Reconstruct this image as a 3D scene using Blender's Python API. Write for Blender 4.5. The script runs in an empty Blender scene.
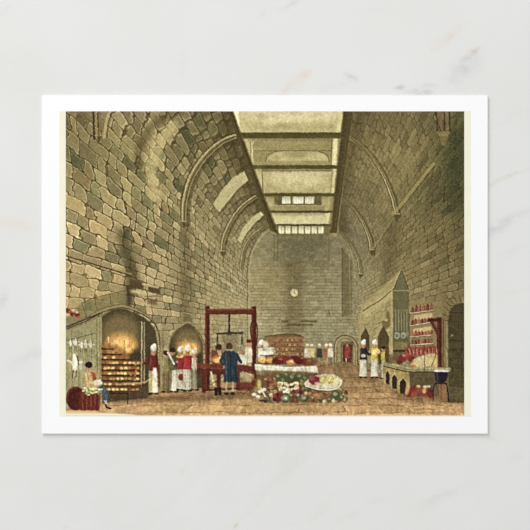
import bpy, bmesh, math
import numpy as np

# ------------------------------------------------------------------ sizes
# postcard 5.6 x 4.25 inch; MM = millimetres of the place per unit of the card's own drawing grid
MM = 142.24 / 445.5
def wx(px): return (px - 265.0) * MM / 1000.0
def wy(py): return (265.0 - py) * MM / 1000.0
GAIN = 1.08                      # irradiance on the flat top relative to display white (calibrated)

def lin(c):
    c = np.clip(np.asarray(c, dtype=np.float32) / 255.0, 0, 1)
    return np.where(c <= 0.04045, c / 12.92, ((c + 0.055) / 1.055) ** 2.4)

# ------------------------------------------------------------------ a small painter for the printed picture
K = 4                             # painting cells per grid unit
X0, Y0, X1, Y1 = 66.0, 111.5, 464.0, 415.5
W, H = int((X1 - X0) * K), int((Y1 - Y0) * K)
rng = np.random.default_rng(11)
GY, GX = np.mgrid[0:H, 0:W].astype(np.float32)
PX = X0 + (GX + 0.5) / K
PY = Y0 + (GY + 0.5) / K
C = np.zeros((H, W, 3), np.float32)

def vnoise(x, y, seed):
    r = np.random.default_rng(seed).random((64, 64)).astype(np.float32)
    xi, yi = np.floor(x).astype(int), np.floor(y).astype(int)
    fx, fy = x - xi, y - yi
    fx = fx * fx * (3 - 2 * fx); fy = fy * fy * (3 - 2 * fy)
    a = r[yi % 64, xi % 64]; b = r[yi % 64, (xi + 1) % 64]
    c = r[(yi + 1) % 64, xi % 64]; d = r[(yi + 1) % 64, (xi + 1) % 64]
    return (a * (1 - fx) + b * fx) * (1 - fy) + (c * (1 - fx) + d * fx) * fy
def fbm(x, y, seed, n=4):
    t = 0; a = 0.5
    for i in range(n):
        t = t + a * (vnoise(x * 2 ** i, y * 2 ** i, seed + i) - 0.5); a *= 0.55
    return t
def hsh(a, b, s):
    v = np.sin(a * 127.1 + b * 311.7 + s * 74.7) * 43758.5453
    return v - np.floor(v)

def box(pts, pad):
    xs = [p[0] for p in pts]; ys = [p[1] for p in pts]
    x0 = max(0, int((min(xs) - pad - X0) * K)); x1 = min(W, int((max(xs) + pad - X0) * K) + 2)
    y0 = max(0, int((min(ys) - pad - Y0) * K)); y1 = min(H, int((max(ys) + pad - Y0) * K) + 2)
    return (slice(y0, max(y0, y1)), slice(x0, max(x0, x1)))
def blur(m, s):
    r = max(1, int(s * K * 2.5)); k = np.exp(-0.5 * (np.arange(-r, r + 1) / (s * K)) ** 2); k /= k.sum()
    m = np.apply_along_axis(lambda v: np.convolve(v, k, 'same'), 0, m)
    return np.apply_along_axis(lambda v: np.convolve(v, k, 'same'), 1, m)
def inside(pts, sl):
    x, y = PX[sl], PY[sl]; m = np.zeros(x.shape, bool)
    n = len(pts)
    for i in range(n):
        (xa, ya), (xb, yb) = pts[i], pts[(i + 1) % n]
        if ya == yb: continue
        m ^= ((ya > y) != (yb > y)) & (x < (xb - xa) * (y - ya) / (yb - ya) + xa)
    return m.astype(np.float32)
def mix(sl, m, col, al):
    m = (m * al)[..., None]
    C[sl] = C[sl] * (1 - m) + np.asarray(col, np.float32) * m
def poly(pts, col, al=1.0, soft=0.0, grain=0.0, mul=False):
    sl = box(pts, soft * 3)
    m = inside(pts, sl)
    if m.size == 0: return
    if soft: m = blur(m, soft)
    if grain:
        m = m * np.clip(1 - grain + grain * 2.2 * vnoise(PX[sl] * 0.9, PY[sl] * 0.9, 5), 0, 1)
    if mul:
        C[sl] *= 1 - (m * al)[..., None] * (1 - np.asarray(col, np.float32) / 255.0)
    else: mix(sl, m, col, al)
def line(pts, w, col, al=1.0, soft=0.35):
    sl = box(pts, w + soft * 3)
    x, y = PX[sl], PY[sl]
    if x.size == 0: return
    d = np.full(x.shape, 1e9, np.float32)
    for (xa, ya), (xb, yb) in zip(pts[:-1], pts[1:]):
        L = (xb - xa) ** 2 + (yb - ya) ** 2 + 1e-9
        t = np.clip(((x - xa) * (xb - xa) + (y - ya) * (yb - ya)) / L, 0, 1)
        d = np.minimum(d, np.hypot(x - xa - t * (xb - xa), y - ya - t * (yb - ya)))
    mix(sl, np.clip((w / 2 - d) / soft + 0.5, 0, 1), col, al)
def cr(pts, n=10):                # smooth curve through points
    p = [pts[0]] + list(pts) + [pts[-1]]; out = []
    for i in range(1, len(p) - 2):
        for k in range(n):
            t = k / n
            out.append(tuple(0.5 * (2 * p[i][a] + (p[i + 1][a] - p[i - 1][a]) * t + (2 * p[i - 1][a] - 5 * p[i][a] + 4 * p[i + 1][a] - p[i + 2][a]) * t * t
                       + (3 * p[i][a] - p[i - 1][a] - 3 * p[i + 1][a] + p[i + 2][a]) * t ** 3) for a in (0, 1)))
    out.append(tuple(pts[-1])); return out
def ell(cx, cy, rx, ry, col, al=1.0, soft=0.0, rot=0.0):
    c, s = math.cos(rot), math.sin(rot)
    poly([(cx + rx * math.cos(t) * c - ry * math.sin(t) * s, cy + rx * math.cos(t) * s + ry * math.sin(t) * c)
          for t in np.linspace(0, 2 * math.pi, 22)[:-1]], col, al, soft)
def off(pts, dx, dy): return [(x + dx, y + dy) for x, y in pts]

# ---- broad tones of the stone hall (ink colours of the print): x, y, r, g, b
TONES = """70 120 112 98 60|70 160 122 110 66|70 200 134 120 74|70 240 148 131 85|70 280 158 138 88|72 300 160 140 92|100 115 118 104 64|100 150 124 112 68
100 190 128 115 71|100 230 142 125 80|100 270 146 127 82|130 115 134 118 72|130 150 128 115 68|130 190 132 118 72|130 230 128 113 72|130 255 122 108 70|130 300 140 123 80|160 115 138 122 76
160 150 146 130 80|160 190 132 117 71|160 230 136 120 76|160 270 146 129 84|160 310 150 134 90|190 118 118 105 62|190 150 116 104 63|190 180 122 110 68|190 210 130 117 74
190 240 134 120 78|190 280 126 112 72|190 320 136 122 80|215 118 98 86 50|215 150 116 104 64|215 180 112 101 62|215 210 122 110 70|215 250 130 118 76|215 290 140 128 86|240 180 92 80 48|240 210 106 94 58|240 240 126 115 76
240 290 142 130 88|260 240 116 108 74|260 280 136 123 82|260 320 148 136 95|290 245 104 96 64|290 275 116 106 70|290 320 120 110 74|320 245 108 99 68|320 280 126 116 78|320 320 134 126 88
345 240 112 104 72|345 290 122 114 80|345 330 120 112 80|365 120 100 88 54|360 160 112 100 60|360 200 98 88 56|360 240 112 102 70|365 280 124 116 78|370 320 142 128 84
385 120 104 92 54|385 160 122 108 64|385 200 116 104 64|385 240 108 98 60|385 280 124 110 68|385 310 146 130 84|410 120 110 98 58|410 160 118 106 62|410 200 106 96 58
410 240 116 102 60|410 280 122 108 66|430 120 96 86 52|430 160 100 88 52|430 200 88 80 48|430 240 106 94 54|430 280 116 102 64|460 120 84 78 46|460 160 66 64 38|460 200 74 68 40
460 240 88 78 46|460 280 102 90 56|445 180 78 74 44|445 330 110 98 64"""
tn = np.array([[float(v) for v in t.split()] for t in TONES.replace("\n", "|").split("|")], np.float32)
ly, lx = np.mgrid[0:H:8, 0:W:8].astype(np.float32)
lpx, lpy = X0 + lx / K, Y0 + ly / K
wsum = 0; csum = 0
for t in tn:
    w = np.exp(-((lpx - t[0]) ** 2 + (lpy - t[1]) ** 2) / (2 * 17.0 ** 2)) + 1e-7
    wsum = wsum + w; csum = csum + w[..., None] * t[2:]
small = csum / wsum[..., None]
def upscale(a):
    yy = np.clip(GY / 8, 0, a.shape[0] - 1.001); xx = np.clip(GX / 8, 0, a.shape[1] - 1.001)
    yi, xi = yy.astype(int), xx.astype(int); fy, fx = (yy - yi)[..., None], (xx - xi)[..., None]
    return (a[yi, xi] * (1 - fx) + a[yi, xi + 1] * fx) * (1 - fy) + (a[yi + 1, xi] * (1 - fx) + a[yi + 1, xi + 1] * fx) * fy
small = small * np.array([1.15, 1.17, 1.31], np.float32) * (1 - .10 * np.clip((215 - lpy) / 80, 0, 1) * (lpx < 260))[..., None]
C[:] = upscale(small)

# ---- stone courses running to a vanishing point, on walls and on the barrel vault
VX, VY = 300.0, 327.0
dx = PX - VX; dy = PY - VY
left = dx < 0
spr = np.where(left, -48.0, -60.0); bb = np.where(left, 40.0, 50.0)
adx = np.maximum(np.abs(dx), 1e-3)
k_sl = dy / adx                                        # slope of the ray
# ray hits vertical wall at |x|=52 when its height there is below the springing, otherwise the elliptic vault
y_wall = 52 * k_sl
# ellipse: (s/52)^2 + ((s*k - spr)/bb)^2 = 1, s = |x|
A_ = 1 / 52.0 ** 2 + (k_sl / bb) ** 2; B_ = -2 * k_sl * spr / bb ** 2; D_ = (spr / bb) ** 2 - 1
s_v = (-B_ + np.sqrt(np.maximum(B_ ** 2 - 4 * A_ * D_, 0))) / (2 * A_)
s_hit = np.where(y_wall > spr, 52.0, np.minimum(s_v, 52.0))
scale = adx / np.maximum(s_hit, 1e-3)                  # 1 at the end wall, larger nearer
# arc position along the profile
phi = np.arccos(np.clip(s_hit / 52.0, 0, 1))
arc = np.where(y_wall > spr, y_wall - spr, -phi * 50.0)
depth = np.log(np.maximum(scale, 1e-3))
def stones(row, col, jit, sd):
    """distance to the mortar joint, stone tone, and position inside the stone"""
    ri = np.floor(row); fr = row - ri
    c = col + hsh(ri, 0 * ri, sd) * 7.3
    ci = np.floor(c)
    L = ci + (hsh(ri, ci, sd + 1) - 0.5) * jit; R = ci + 1 + (hsh(ri, ci + 1, sd + 1) - 0.5) * jit
    ci2 = np.where(c < L, ci - 1, np.where(c > R, ci + 1, ci))
    L = ci2 + (hsh(ri, ci2, sd + 1) - 0.5) * jit; R = ci2 + 1 + (hsh(ri, ci2 + 1, sd + 1) - 0.5) * jit
    tone = hsh(ri, ci2, sd + 2); tone2 = hsh(ri, ci2, sd + 3)
    return fr, (c - L) / np.maximum(R - L, .05), R - L, tone, tone2
wob = fbm(PX * 0.09, PY * 0.09, 31, 4)
wob2 = fbm(PX * 0.09 + 40, PY * 0.09 + 9, 37, 4)
RH = 2.75                                              # course height at the end wall scale
rightk = np.where(left, 1.0, 0.78)
rowc = np.where(left, arc / 3.7 + (1 / 2.7 - 1 / 3.7) * 4 * np.logaddexp(0, (arc - 22) / 4), arc / 2.5) + wob * 0.42
colc = depth / 0.066 + wob2 * 0.75
fr, fc, wd, t1, t2 = stones(rowc, colc, 0.62, 3)
rpx = np.where(left, np.where(arc > 22, 2.7, 3.7), 2.5) * scale                                       # course height in grid units
cpx = 0.072 * adx * wd
dr = np.minimum(fr, 1 - fr) * rpx; dc = np.minimum(fc, 1 - fc) * cpx
# rounded stones
dj = np.minimum(dr, dc) - 0.15 * np.maximum(0, 2.8 - np.maximum(dr, dc)) * np.clip(rpx / 8, 0, 1)
small_f = np.clip((rpx - 3) / 8, 0, 1)
jw = 0.28 + 0.36 * small_f
joint = np.clip(1 - (dj - jw * 0.35) / (jw * 0.95), 0, 1)
near = np.clip(rpx / 9.0, 0.22, 1.0) * rightk
inkn = np.clip(0.55 + 1.1 * vnoise(PX * 0.16, PY * 0.16, 77), 0.35, 1.15)
amp = (0.27 * near)[..., None]
stone = C * (1 + amp * ((t1 - 0.5)[..., None] * 1.15))
green = (np.clip(t2 - 0.74, 0, 1) * 3.4 * near)[..., None]
stone = stone * (1 - 0.30 * green * np.array([0.84, 0.64, 0.66], np.float32))
warm = (np.clip(0.2 - t2, 0, 1) * 4.0 * near * (arc > 0))[..., None]
stone = stone * (1 + warm * np.array([0.10, 0.05, -0.02], np.float32))
# lit arris on the upper edge of every stone, ink on the joint
hi = np.clip(1 - np.abs(dj - jw * 2.0) / (jw * 1.3), 0, 1) * ((fr < 0.5) | (fc < 0.35)) * small_f
stone = stone + (hi * 34 * inkn * rightk)[..., None] * np.array([1, .95, .75], np.float32)
jk = (joint * inkn * (0.30 + 0.34 * small_f) * rightk ** .5 * np.where(arc < 0, .78, 1.0))[..., None]
stone = stone * (1 - jk) + np.array([58, 46, 28], np.float32) * jk
C[:] = stone

# soft pass of shade painted by the printmaker's wash
def shade(pts, al, soft, col=(70, 62, 38)): poly(pts, col, al, soft)
shade([(229, 112), (215, 112), (232, 160), (246, 190), (262, 226), (272, 228)], .55, 3.5, (72, 62, 36))
shade([(190, 112), (172, 118), (155, 130), (142, 150), (142, 168), (134, 166), (135, 145), (148, 124), (164, 112)], .5, 2.2, (76, 68, 40))
shade([(116, 228), (126, 228), (141, 282), (134, 292), (131, 306), (124, 306), (126, 270)], .66, 2.8, (70, 62, 40))
shade([(180, 225), (192, 225), (192, 325), (180, 322)], .48, 3.8, (84, 74, 48))
shade([(352, 112), (364, 112), (356, 160), (342, 205), (336, 205)], .45, 3)
shade([(344, 205), (336, 205), (334, 232), (350, 236)], .6, 3)
shade([(452, 112), (465, 112), (465, 215), (448, 215), (440, 160)], .28, 5, (40, 48, 30))
shade([(386, 220), (396, 220), (396, 262), (384, 290), (380, 290)], .38, 3.5)
poly([(172, 120), (181, 124), (162, 148), (156, 170), (162, 202), (150, 198), (144, 168), (152, 143)], (200, 184, 128), .6, 2.2, .6)
poly([(374, 200), (415, 150), (422, 156), (380, 212)], (160, 142, 88), .35, 3, .5)
poly([(66, 270), (120, 285), (120, 300), (66, 320)], (172, 150, 96), .35, 5, .4)
poly([(205, 320), (250, 320), (250, 300), (225, 296)], (164, 150, 104), .45, 4)

# ---- end wall: arched outline with fine level courses
arch = [(248.5, 372), (248.5, 268)] + cr([(248.5, 268), (252, 250), (261, 234), (273, 226)]) + [(331, 226)] + cr([(331, 226), (343, 238), (350, 255), (353, 278)]) + [(354, 372)]
sl = box(arch, 0); m = inside(arch, sl)
x, y = PX[sl], PY[sl]
base = upscale(small)[sl]
fr2, fc2, _, u1, u2 = stones(y / 3.1 + wob[sl] * .25, x / 6.2 + wob2[sl] * .5, 0.6, 9)
d2 = np.minimum(np.minimum(fr2, 1 - fr2) * 3.1, np.minimum(fc2, 1 - fc2) * 6.2 + .15)
j2 = np.clip(1 - d2 / 0.55, 0, 1) * np.clip((y - 255) / 22, .12, 1) * np.clip(.4 + 1.0 * vnoise(x * .25, y * .25, 91), 0, 1.2)
e = base * (1 + 0.13 * (u1 - .5)[..., None])
e = e * (1 - .36 * j2[..., None]) + np.array([70, 60, 38], np.float32) * .36 * j2[..., None]
C[sl] = C[sl] * (1 - m[..., None]) + e * m[..., None]
shade([(285, 262), (303, 262), (303, 332), (285, 332)], .32, 2.2, (84, 72, 46))
shade([(278, 236), (326, 236), (322, 262), (284, 268)], .30, 5, (80, 76, 54))
poly([(255, 268), (290, 268), (284, 305), (256, 300)], (150, 136, 90), .28, 4, .3)
poly([(341, 246), (352, 262), (352, 316), (342, 316)], (98, 88, 60), .6, .8)
line([(342, 248), (342, 316)], .8, (80, 70, 46), .6); line([(349, 255), (350, 316)], .9, (158, 148, 106), .5)
for xx in (274, 277.5, 328.5):
    line([(xx, 234), (xx, 261)], .7, (86, 76, 50), .55)
line([(249, 370), (249, 272)] + cr([(249, 268), (253, 250), (263, 235), (274, 227)]), 1.3, (168, 156, 112), .75)
line([(247.2, 340), (247.2, 272)] + cr([(247.2, 268), (251, 249), (261, 233), (271, 225)]), .7, (84, 74, 48), .6)
line(cr([(331, 226), (344, 237), (352, 256), (355, 278)]) , 1.1, (160, 150, 108), .55)
line([(262, 309), (329, 309), (329.5, 316)], .6, (92, 82, 54), .5)
line([(310, 303), (330, 303), (331, 317), (311, 317)], .8, (168, 156, 114), .45)

# ---- ribs of the vault
def rib(pts, w, a=1.0):
    p = cr(pts)
    line(off(p, w * .55, w * .4), w * 1.1, (70, 60, 36), .5 * a, 1.0)
    line(p, w * .9, (124, 112, 72), .8 * a)
    line(off(p, -w * .28, -w * .22), w * .24, (192, 178, 128), .75 * a)
    line(off(p, w * .1, w * .08), w * .16, (72, 62, 38), .75 * a)
    line(off(p, w * .34, w * .26), w * .16, (172, 158, 110), .5 * a)
    line(off(p, -w * .6, -w * .45), w * .2, (70, 60, 36), .7 * a)
rib([(184, 222), (184.5, 205), (189, 184), (199, 165), (213, 149), (226, 140), (237, 136)], 5.4)
rib([(222, 252), (224, 238), (231, 222), (241, 208), (252, 199), (258, 196)], 3.6)
rib([(241, 268), (244, 250), (252, 236), (264, 227)], 2.6, .8)
rib([(396, 214), (392, 198), (384, 178), (371, 157), (357, 143), (343, 135)], 4.6)
rib([(371, 252), (369, 238), (361, 220), (349, 205), (338, 196)], 3.8)
rib([(360, 274), (358, 260), (350, 244), (338, 231)], 3.0, .8)
# corbels
for cx, cy, s in ((184, 224, 2.4), (222, 253, 2.0), (396, 217, 3.2), (371.5, 252, 2.4), (360, 275, 1.8), (443, 139, 3.8), (99, 139, 3.2)):
    poly([(cx - s, cy - s), (cx + s, cy - s), (cx + s * .5, cy + s), (cx, cy + s * 1.8), (cx - s * .5, cy + s)], (86, 74, 46), .85, .5)
    line([(cx - s, cy - s), (cx + s, cy - s)], 1.0, (178, 164, 112), .7)
# wall shafts at both near corners
for xx, w, col in ((93.5, 2.0, (62, 50, 34)), (96, 1.3, (150, 132, 84)), (98, 1.1, (74, 60, 38))):
    line([(xx, 110), (xx + 1, 139)], w, col, .85)
line([(100, 110), (99.5, 136)], 2.2, (120, 104, 66), .7); line(cr([(111, 110), (107, 120), (104.5, 138)]), 2.6, (178, 160, 104), .85); line(cr([(113.5, 110), (109.5, 121), (107, 138)]), .8, (66, 56, 34), .8)
for xx, w, col in ((436, 1.2, (66, 54, 34)), (440, 2.6, (120, 96, 64)), (443.5, 1.2, (64, 52, 34)), (446.5, 2, (128, 108, 70)), (449, 1, (58, 48, 32))):
    line([(xx, 110), (xx + .5, 131)], w, col, .85)
line(cr([(434, 110), (437, 122), (441, 133)]), 1, (70, 58, 36), .8)
poly([(436, 132), (450, 132), (447, 137), (445, 146), (441, 146), (439, 137)], (140, 122, 76), .7, .5)
# long string line on the right where wall meets vault
line([(433, 164), (398, 208), (392, 214)], 3.2, (154, 138, 88), .8, 1); line([(434, 167), (398, 212)], .9, (66, 56, 34), .7)
line([(393, 218), (372, 249)], 1.6, (146, 134, 88), .6); line([(394, 220), (374, 250)], .6, (70, 60, 38), .6)
line([(369, 254), (356, 276)], 1.1, (140, 130, 88), .5)

# ---- lit embrasures in the vault on the left
def lightpatch(pts, col=(196, 186, 140)):
    poly(off(pts, .8, 1.0), (74, 64, 38), .6, .6); poly(pts, col, .95, .35); poly(pts, (160, 152, 108), .5, .2, .95)
lightpatch([(244.5, 171), (248.5, 180), (238, 189), (228, 201), (219, 212.5), (213, 204), (222, 190), (233, 178)])
lightpatch([(261, 212), (263.5, 215), (254, 224), (246, 234), (241, 243), (237.5, 240), (243, 228), (252, 217)], (206, 198, 150))
line([(244.5, 171), (248.5, 180)], .9, (80, 70, 42), .8)

# ---- open lantern along the crown
BD = (84, 76, 46); BM = (124, 112, 70)
poly([(228, 110), (352, 110), (337, 236), (271, 234)], (150, 138, 92), 1, .2)
poly([(234, 110), (344, 110), (338, 134), (241, 134)], (188, 177, 130), 1, .3)
poly([(240, 110), (338, 110), (335, 121), (262, 126)], (214, 204, 160), .9, 3, .3)
poly([(250, 124), (335, 122), (336, 133), (248, 133)], (160, 148, 98), .45, 2.5, .4)
poly([(231, 110), (238.5, 110), (240, 134), (238.5, 134)], (224, 215, 172), 1, .4)
poly([(338, 110), (343, 110), (341, 134), (336.5, 134)], (200, 190, 142), .9, .4)
poly([(243, 139), (252, 139), (254, 166), (252, 166)], (186, 176, 126), .9, .4)
poly([(253, 139), (331, 139), (330, 151), (260, 151)], (146, 134, 86), 1, .5)
poly([(262, 139), (325, 141), (318, 148), (270, 150)], (160, 148, 100), .7, 2, .5)
poly([(253, 152), (332, 152), (334, 166), (255, 166)], (150, 138, 92), 1, .4)
poly(cr([(265, 161), (272, 154), (284, 151.5), (312, 151.5), (323, 154), (329, 161)]), (188, 178, 130), .85, .6, .3)
poly([(280, 151.5), (314, 151.5), (302, 158), (288, 158)], (136, 124, 80), .55, 1.6)
line(cr([(265, 162), (268, 155), (277, 151.5)]), .9, (92, 82, 50), .8); line(cr([(318, 151.5), (327, 155), (329, 162)]), .9, (92, 82, 50), .8)
line([(254, 151), (332, 151)], .8, (98, 88, 54), .8)
line(cr([(252, 162), (252.5, 144), (256, 140)]), 1, (206, 196, 150), .8); line([(250.5, 142), (251, 163)], .7, (90, 80, 48), .7)
poly([(333, 138), (337.5, 138), (336, 166), (331.5, 166)], (214, 206, 160), .9, .4); line([(331.5, 138), (330.5, 166)], .8, (100, 90, 56), .7)
poly([(249, 169), (262, 169), (263, 193), (258, 193)], (190, 180, 130), .9, .4)
poly([(262, 171), (332, 171), (330, 192.5), (263, 192.5)], (176, 165, 118), 1, .3)
poly([(266, 173), (328, 173), (322, 183), (300, 190), (275, 184)], (204, 195, 150), .8, 2.5, .5)
poly([(285, 175), (310, 176), (302, 182), (288, 181)], (206, 198, 150), .6, 2, .3)
line([(262, 171), (332, 171)], .7, (100, 90, 58), .8); line([(262, 171), (263, 193)], .9, (98, 88, 56), .8); line([(332, 171), (330, 193)], .8, (150, 140, 94), .8)
poly([(333, 169), (336, 169), (334, 193), (331, 193)], (200, 190, 142), .9, .4)
poly([(259, 197), (330, 197), (329, 212), (266, 212)], (168, 156, 108), 1, .3)
poly([(274, 196.5), (321, 196.5), (321, 205), (274, 205)], (104, 94, 58), 1, .3)
poly([(264, 206), (326, 206), (322, 211), (268, 211)], (140, 128, 84), .8, .4)
for a, b in ((282, 290.6), (292.4, 303.6), (305, 314)):
    poly([(a, 196.5), (b, 196.5), (b, 203.8), (a, 203.8)], (226, 224, 196), 1, .3)
    for q in np.arange(a + 1.2, b, 2.4): line([(q, 197), (q, 203.5)], .35, (140, 134, 94), .6)
    line([(a, 200), (b, 200)], .4, (140, 134, 94), .6)
poly([(270, 213), (330, 213), (328, 224.5), (272, 224.5)], (196, 189, 146), 1, .3)
poly([(274, 214), (322, 214), (318, 220), (280, 222)], (200, 192, 144), .7, 1.2)
poly([(274, 225), (331, 225), (330, 236), (276, 236)], (118, 108, 70), 1, .4)
for q in range(7):
    a = 278.6 + q * 6.55
    poly([(a, 226), (a + 5.3, 226), (a + 5.3, 233.6), (a, 233.6)], (220, 215, 180), 1, .35)
    line([(a + 2.6, 226.4), (a + 2.6, 233)], .35, (142, 134, 92), .6); line([(a, 229.8), (a + 5.2, 229.8)], .35, (142, 134, 92), .5)
for y0, h, a, b in ((132.8, 5.6, 237, 343), (165.4, 3.6, 247, 339), (193.4, 2.8, 256, 337), (210.8, 2.0, 264, 333), (224.2, 1.6, 270, 331)):
    poly([(a, y0), (b, y0), (b, y0 + h), (a, y0 + h)], BD, .96, .3)
    line([(a, y0 + .3), (b, y0 + .3)], .5, (60, 54, 34), .6); line([(a, y0 + h * .55), (b, y0 + h * .55)], .6, (112, 102, 64), .6)
poly([(227.5, 110), (232, 110), (278, 234), (270, 230)], (72, 62, 36), .95, .4); line([(232.3, 110), (278.6, 234)], 1.2, (120, 108, 66), .8)
line([(229.5, 112), (272, 230)], .7, (120, 106, 64), .5)
poly([(343, 110), (352.5, 110), (336.5, 233), (329.5, 233)], (78, 68, 42), .95, .4); line([(343.2, 110), (330.5, 229)], 1, (128, 116, 74), .7)
line([(349.5, 112), (334.5, 230)], .7, (108, 96, 60), .5)
poly([(252, 222), (258, 230), (275, 232), (271, 226)], (110, 98, 62), .4, 2)

for q in range(70):
    yy = 112 + rng.random() * 100; tt = (yy - 112) / 116; cx = (242 + 32 * tt) + rng.random() * (92 - 40 * tt)
    ell(cx, yy, 3 + rng.random() * 8, 1 + rng.random() * 2.2, [(136, 124, 80), (206, 196, 148), (150, 138, 92)][q % 3], .22, 1.3, -.1 + .3 * rng.random())
for y0, h, a, b in ((132.8, 5.6, 237, 343), (165.4, 3.6, 247, 339), (193.4, 2.8, 256, 337), (210.8, 2.0, 264, 333), (224.2, 1.6, 270, 331)):
    poly([(a, y0), (b, y0), (b, y0 + h), (a, y0 + h)], BD, .7, .5)
    poly([(a + 8, y0 + h), (b - 8, y0 + h), (b - 10, y0 + h + 2.6), (a + 10, y0 + h + 2.6)], (104, 94, 60), .4, .9)

# ---- clock and small fittings on the end wall
ell(294, 293, 4.3, 4.3, (88, 76, 50), .7, .3); ell(294, 292.6, 3.7, 3.7, (196, 188, 146), 1, .25)
line([(294, 290), (294, 292.8), (295.6, 293.4)], .5, (70, 60, 40), .9)
for t in np.linspace(0, 2 * math.pi, 13)[:-1]: ell(294 + 3 * math.cos(t), 292.6 + 3 * math.sin(t), .28, .28, (110, 100, 66), .8)
for a, b, yy in ((282, 288, 321), (301, 316, 321), (288, 300, 324.5), (302, 312, 324.5)):
    line([(a, yy), (b, yy)], 1.6, (78, 66, 44), .7, .9)
for q in range(11): line([(262 + q * 5, 332 + .2 * (q % 3)), (262 + q * 5, 326)], .4, (100, 88, 60), .4)

# ---- dresser with copper at the back
poly([(264, 337), (280, 334.5), (296, 334), (304, 336.5), (304, 359), (264, 359)], (134, 104, 70), .85, .7)
poly([(264, 337), (280, 334), (296, 333.5), (304, 336)], (90, 72, 48), .6, .5)
line([(264, 336.5), (280, 334), (294, 333.6), (304, 337)], .9, (84, 64, 42), .8)
for r_ in range(4):
    yy = 339.5 + r_ * 4.6
    line([(265, yy + 2.2), (303, yy + 2.2)], .6, (92, 58, 38), .7)
    for q in range(15):
        ell(266.5 + q * 2.5 + rng.random(), yy + rng.random() * .8, .95, 1.2, [(172, 96, 54), (150, 62, 42), (196, 150, 92), (120, 66, 46)][rng.integers(4)], .75, .2)
shade([(256, 334), (264, 336), (264, 360), (256, 360)], .25, 1.5)
poly([(304, 338), (336, 344), (336, 366), (304, 366)], (136, 124, 88), .4, 2)

# ---- arched doorway on the right of the end wall
poly([(334, 366), (334, 344)] + cr([(334, 344), (337, 338), (345, 335), (353, 338), (358, 345)]) + [(358, 366)], (152, 140, 100), .9, .5)
line([(334, 366), (334, 344)] + cr([(334, 344), (337, 338), (345, 335), (353, 338), (357.5, 345)]) + [(357.5, 366)], 1, (78, 66, 46), .8)
line([(336.5, 366), (336.8, 345)] + cr([(337, 344), (340, 340), (345, 338), (351, 340), (355, 346)]) + [(355, 366)], .8, (92, 80, 54), .6)
poly([(340.5, 341), (353, 341), (353, 364), (340.5, 364)], (108, 92, 68), .95, .4)
poly([(342.5, 344), (351.5, 344), (351.5, 362), (342.5, 362)], (84, 46, 36), .9, .4)
poly([(344, 346), (350, 346), (350, 358), (344.6, 358)], (158, 58, 52), .9, .5)
line([(346, 358), (346, 362)], 1, (206, 196, 170), .9); ell(347, 345, 1.3, 1.4, (170, 116, 82), .9, .2)
line([(342, 344), (342, 361)], .7, (160, 142, 104), .6)

# ---- floor of worn flags
poly([(66, 396), (125, 394), (200, 388), (250, 376), (300, 363), (345, 362), (384, 374), (400, 386), (465, 396), (465, 418), (66, 418)], (148, 120, 76), 1, .8)
fy = np.log(np.maximum(PY - 338, 1)); sl = box([(66, 360), (465, 416)], 0)
x, y = PX[sl], PY[sl]
gm = blur(inside([(66, 396), (125, 394), (200, 388), (250, 376), (300, 363), (345, 362), (384, 374), (400, 386), (465, 396), (465, 418), (66, 418)], sl), .8)
frow = fy[sl] / 0.105 + wob[sl] * .5
u = (x - 315) / (y - 338) + wob2[sl] * .08
fr3, fc3, wd3, f1, f2 = stones(frow, u / .52, .7, 21)
rp = .105 * (y - 338)
d3 = np.minimum(np.minimum(fr3, 1 - fr3) * rp, np.minimum(fc3, 1 - fc3) * .52 * wd3 * (y - 338) * .75)
jj = np.clip(1 - d3 / (.35 + .006 * (y - 338)), 0, 1) * np.clip((y - 362) / 32, .1, .75) * np.clip(vnoise(x * .2, y * .35, 55) * 1.8 - .25, 0, 1)
tcol = np.array([142, 114, 80], np.float32) + (np.clip((y - 366) / 42, 0, 1)[..., None]) * np.array([46, 35, 20], np.float32)
tcol = tcol * (1 + .15 * (f1 - .5)[..., None] + .16 * fbm(x * .12, y * .55, 61)[..., None] + .10 * fbm(x * .5, y * 1.4, 71)[..., None])
tcol = tcol * (1 - .6 * jj[..., None]) + np.array([66, 44, 24], np.float32) * .6 * jj[..., None]
C[sl] = C[sl] * (1 - gm[..., None]) + tcol * gm[..., None]
poly([(66, 399), (130, 398), (230, 391), (262, 390), (262, 396), (200, 401), (66, 403)], (88, 66, 42), .55, 1.6)
poly([(345, 362), (386, 376), (372, 384), (330, 370)], (112, 92, 62), .4, 3)
poly([(388, 388), (408, 392), (464, 396), (464, 403), (400, 401)], (96, 74, 50), .55, 1.6)
poly([(150, 404), (240, 400), (300, 406), (240, 412), (150, 412)], (190, 158, 100), .35, 3, .5)

# ---- left wall: string course, corbelled ledges, spandrel
line([(66, 254), (100, 264.5), (131, 274)], 2.0, (150, 134, 86), .7); line([(66, 255.8), (100, 266), (131, 275.5)], 1.3, (66, 52, 32), .85)
for (a, b, c, d) in ((130, 280, 143.5, 289), (148.5, 286, 160, 294)):
    poly([(a, b), (c, b + 2.5), (c, d), (a, d - 2.5)], (82, 68, 46), .9, .5); line([(a - 1, b - 1), (c + 1, b + 2)], 1.3, (96, 80, 54), .9)
poly([(129, 289), (146, 291.5), (146, 295), (130, 292.5)], (192, 176, 122), .85, .5)
line([(143, 284), (158, 287)], 2, (188, 172, 118), .8); line([(146, 296), (161, 296)], 1, (80, 66, 44), .6)
poly([(146, 298), (157, 299.5), (157, 305), (148, 304)], (86, 72, 48), .6, .9)
poly([(127, 286), (132, 286), (131, 307), (127, 307)], (70, 58, 40), .65, 1)
poly([(66, 320), (82, 303), (110, 294), (126, 291), (127, 310), (100, 318), (66, 332)], (128, 118, 78), .8, .8)
for a, b in (((82, 303), (88, 321)), ((95, 298.5), (99, 318)), ((110, 294), (112, 312))): line([a, b], .7, (84, 74, 48), .7)
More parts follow.
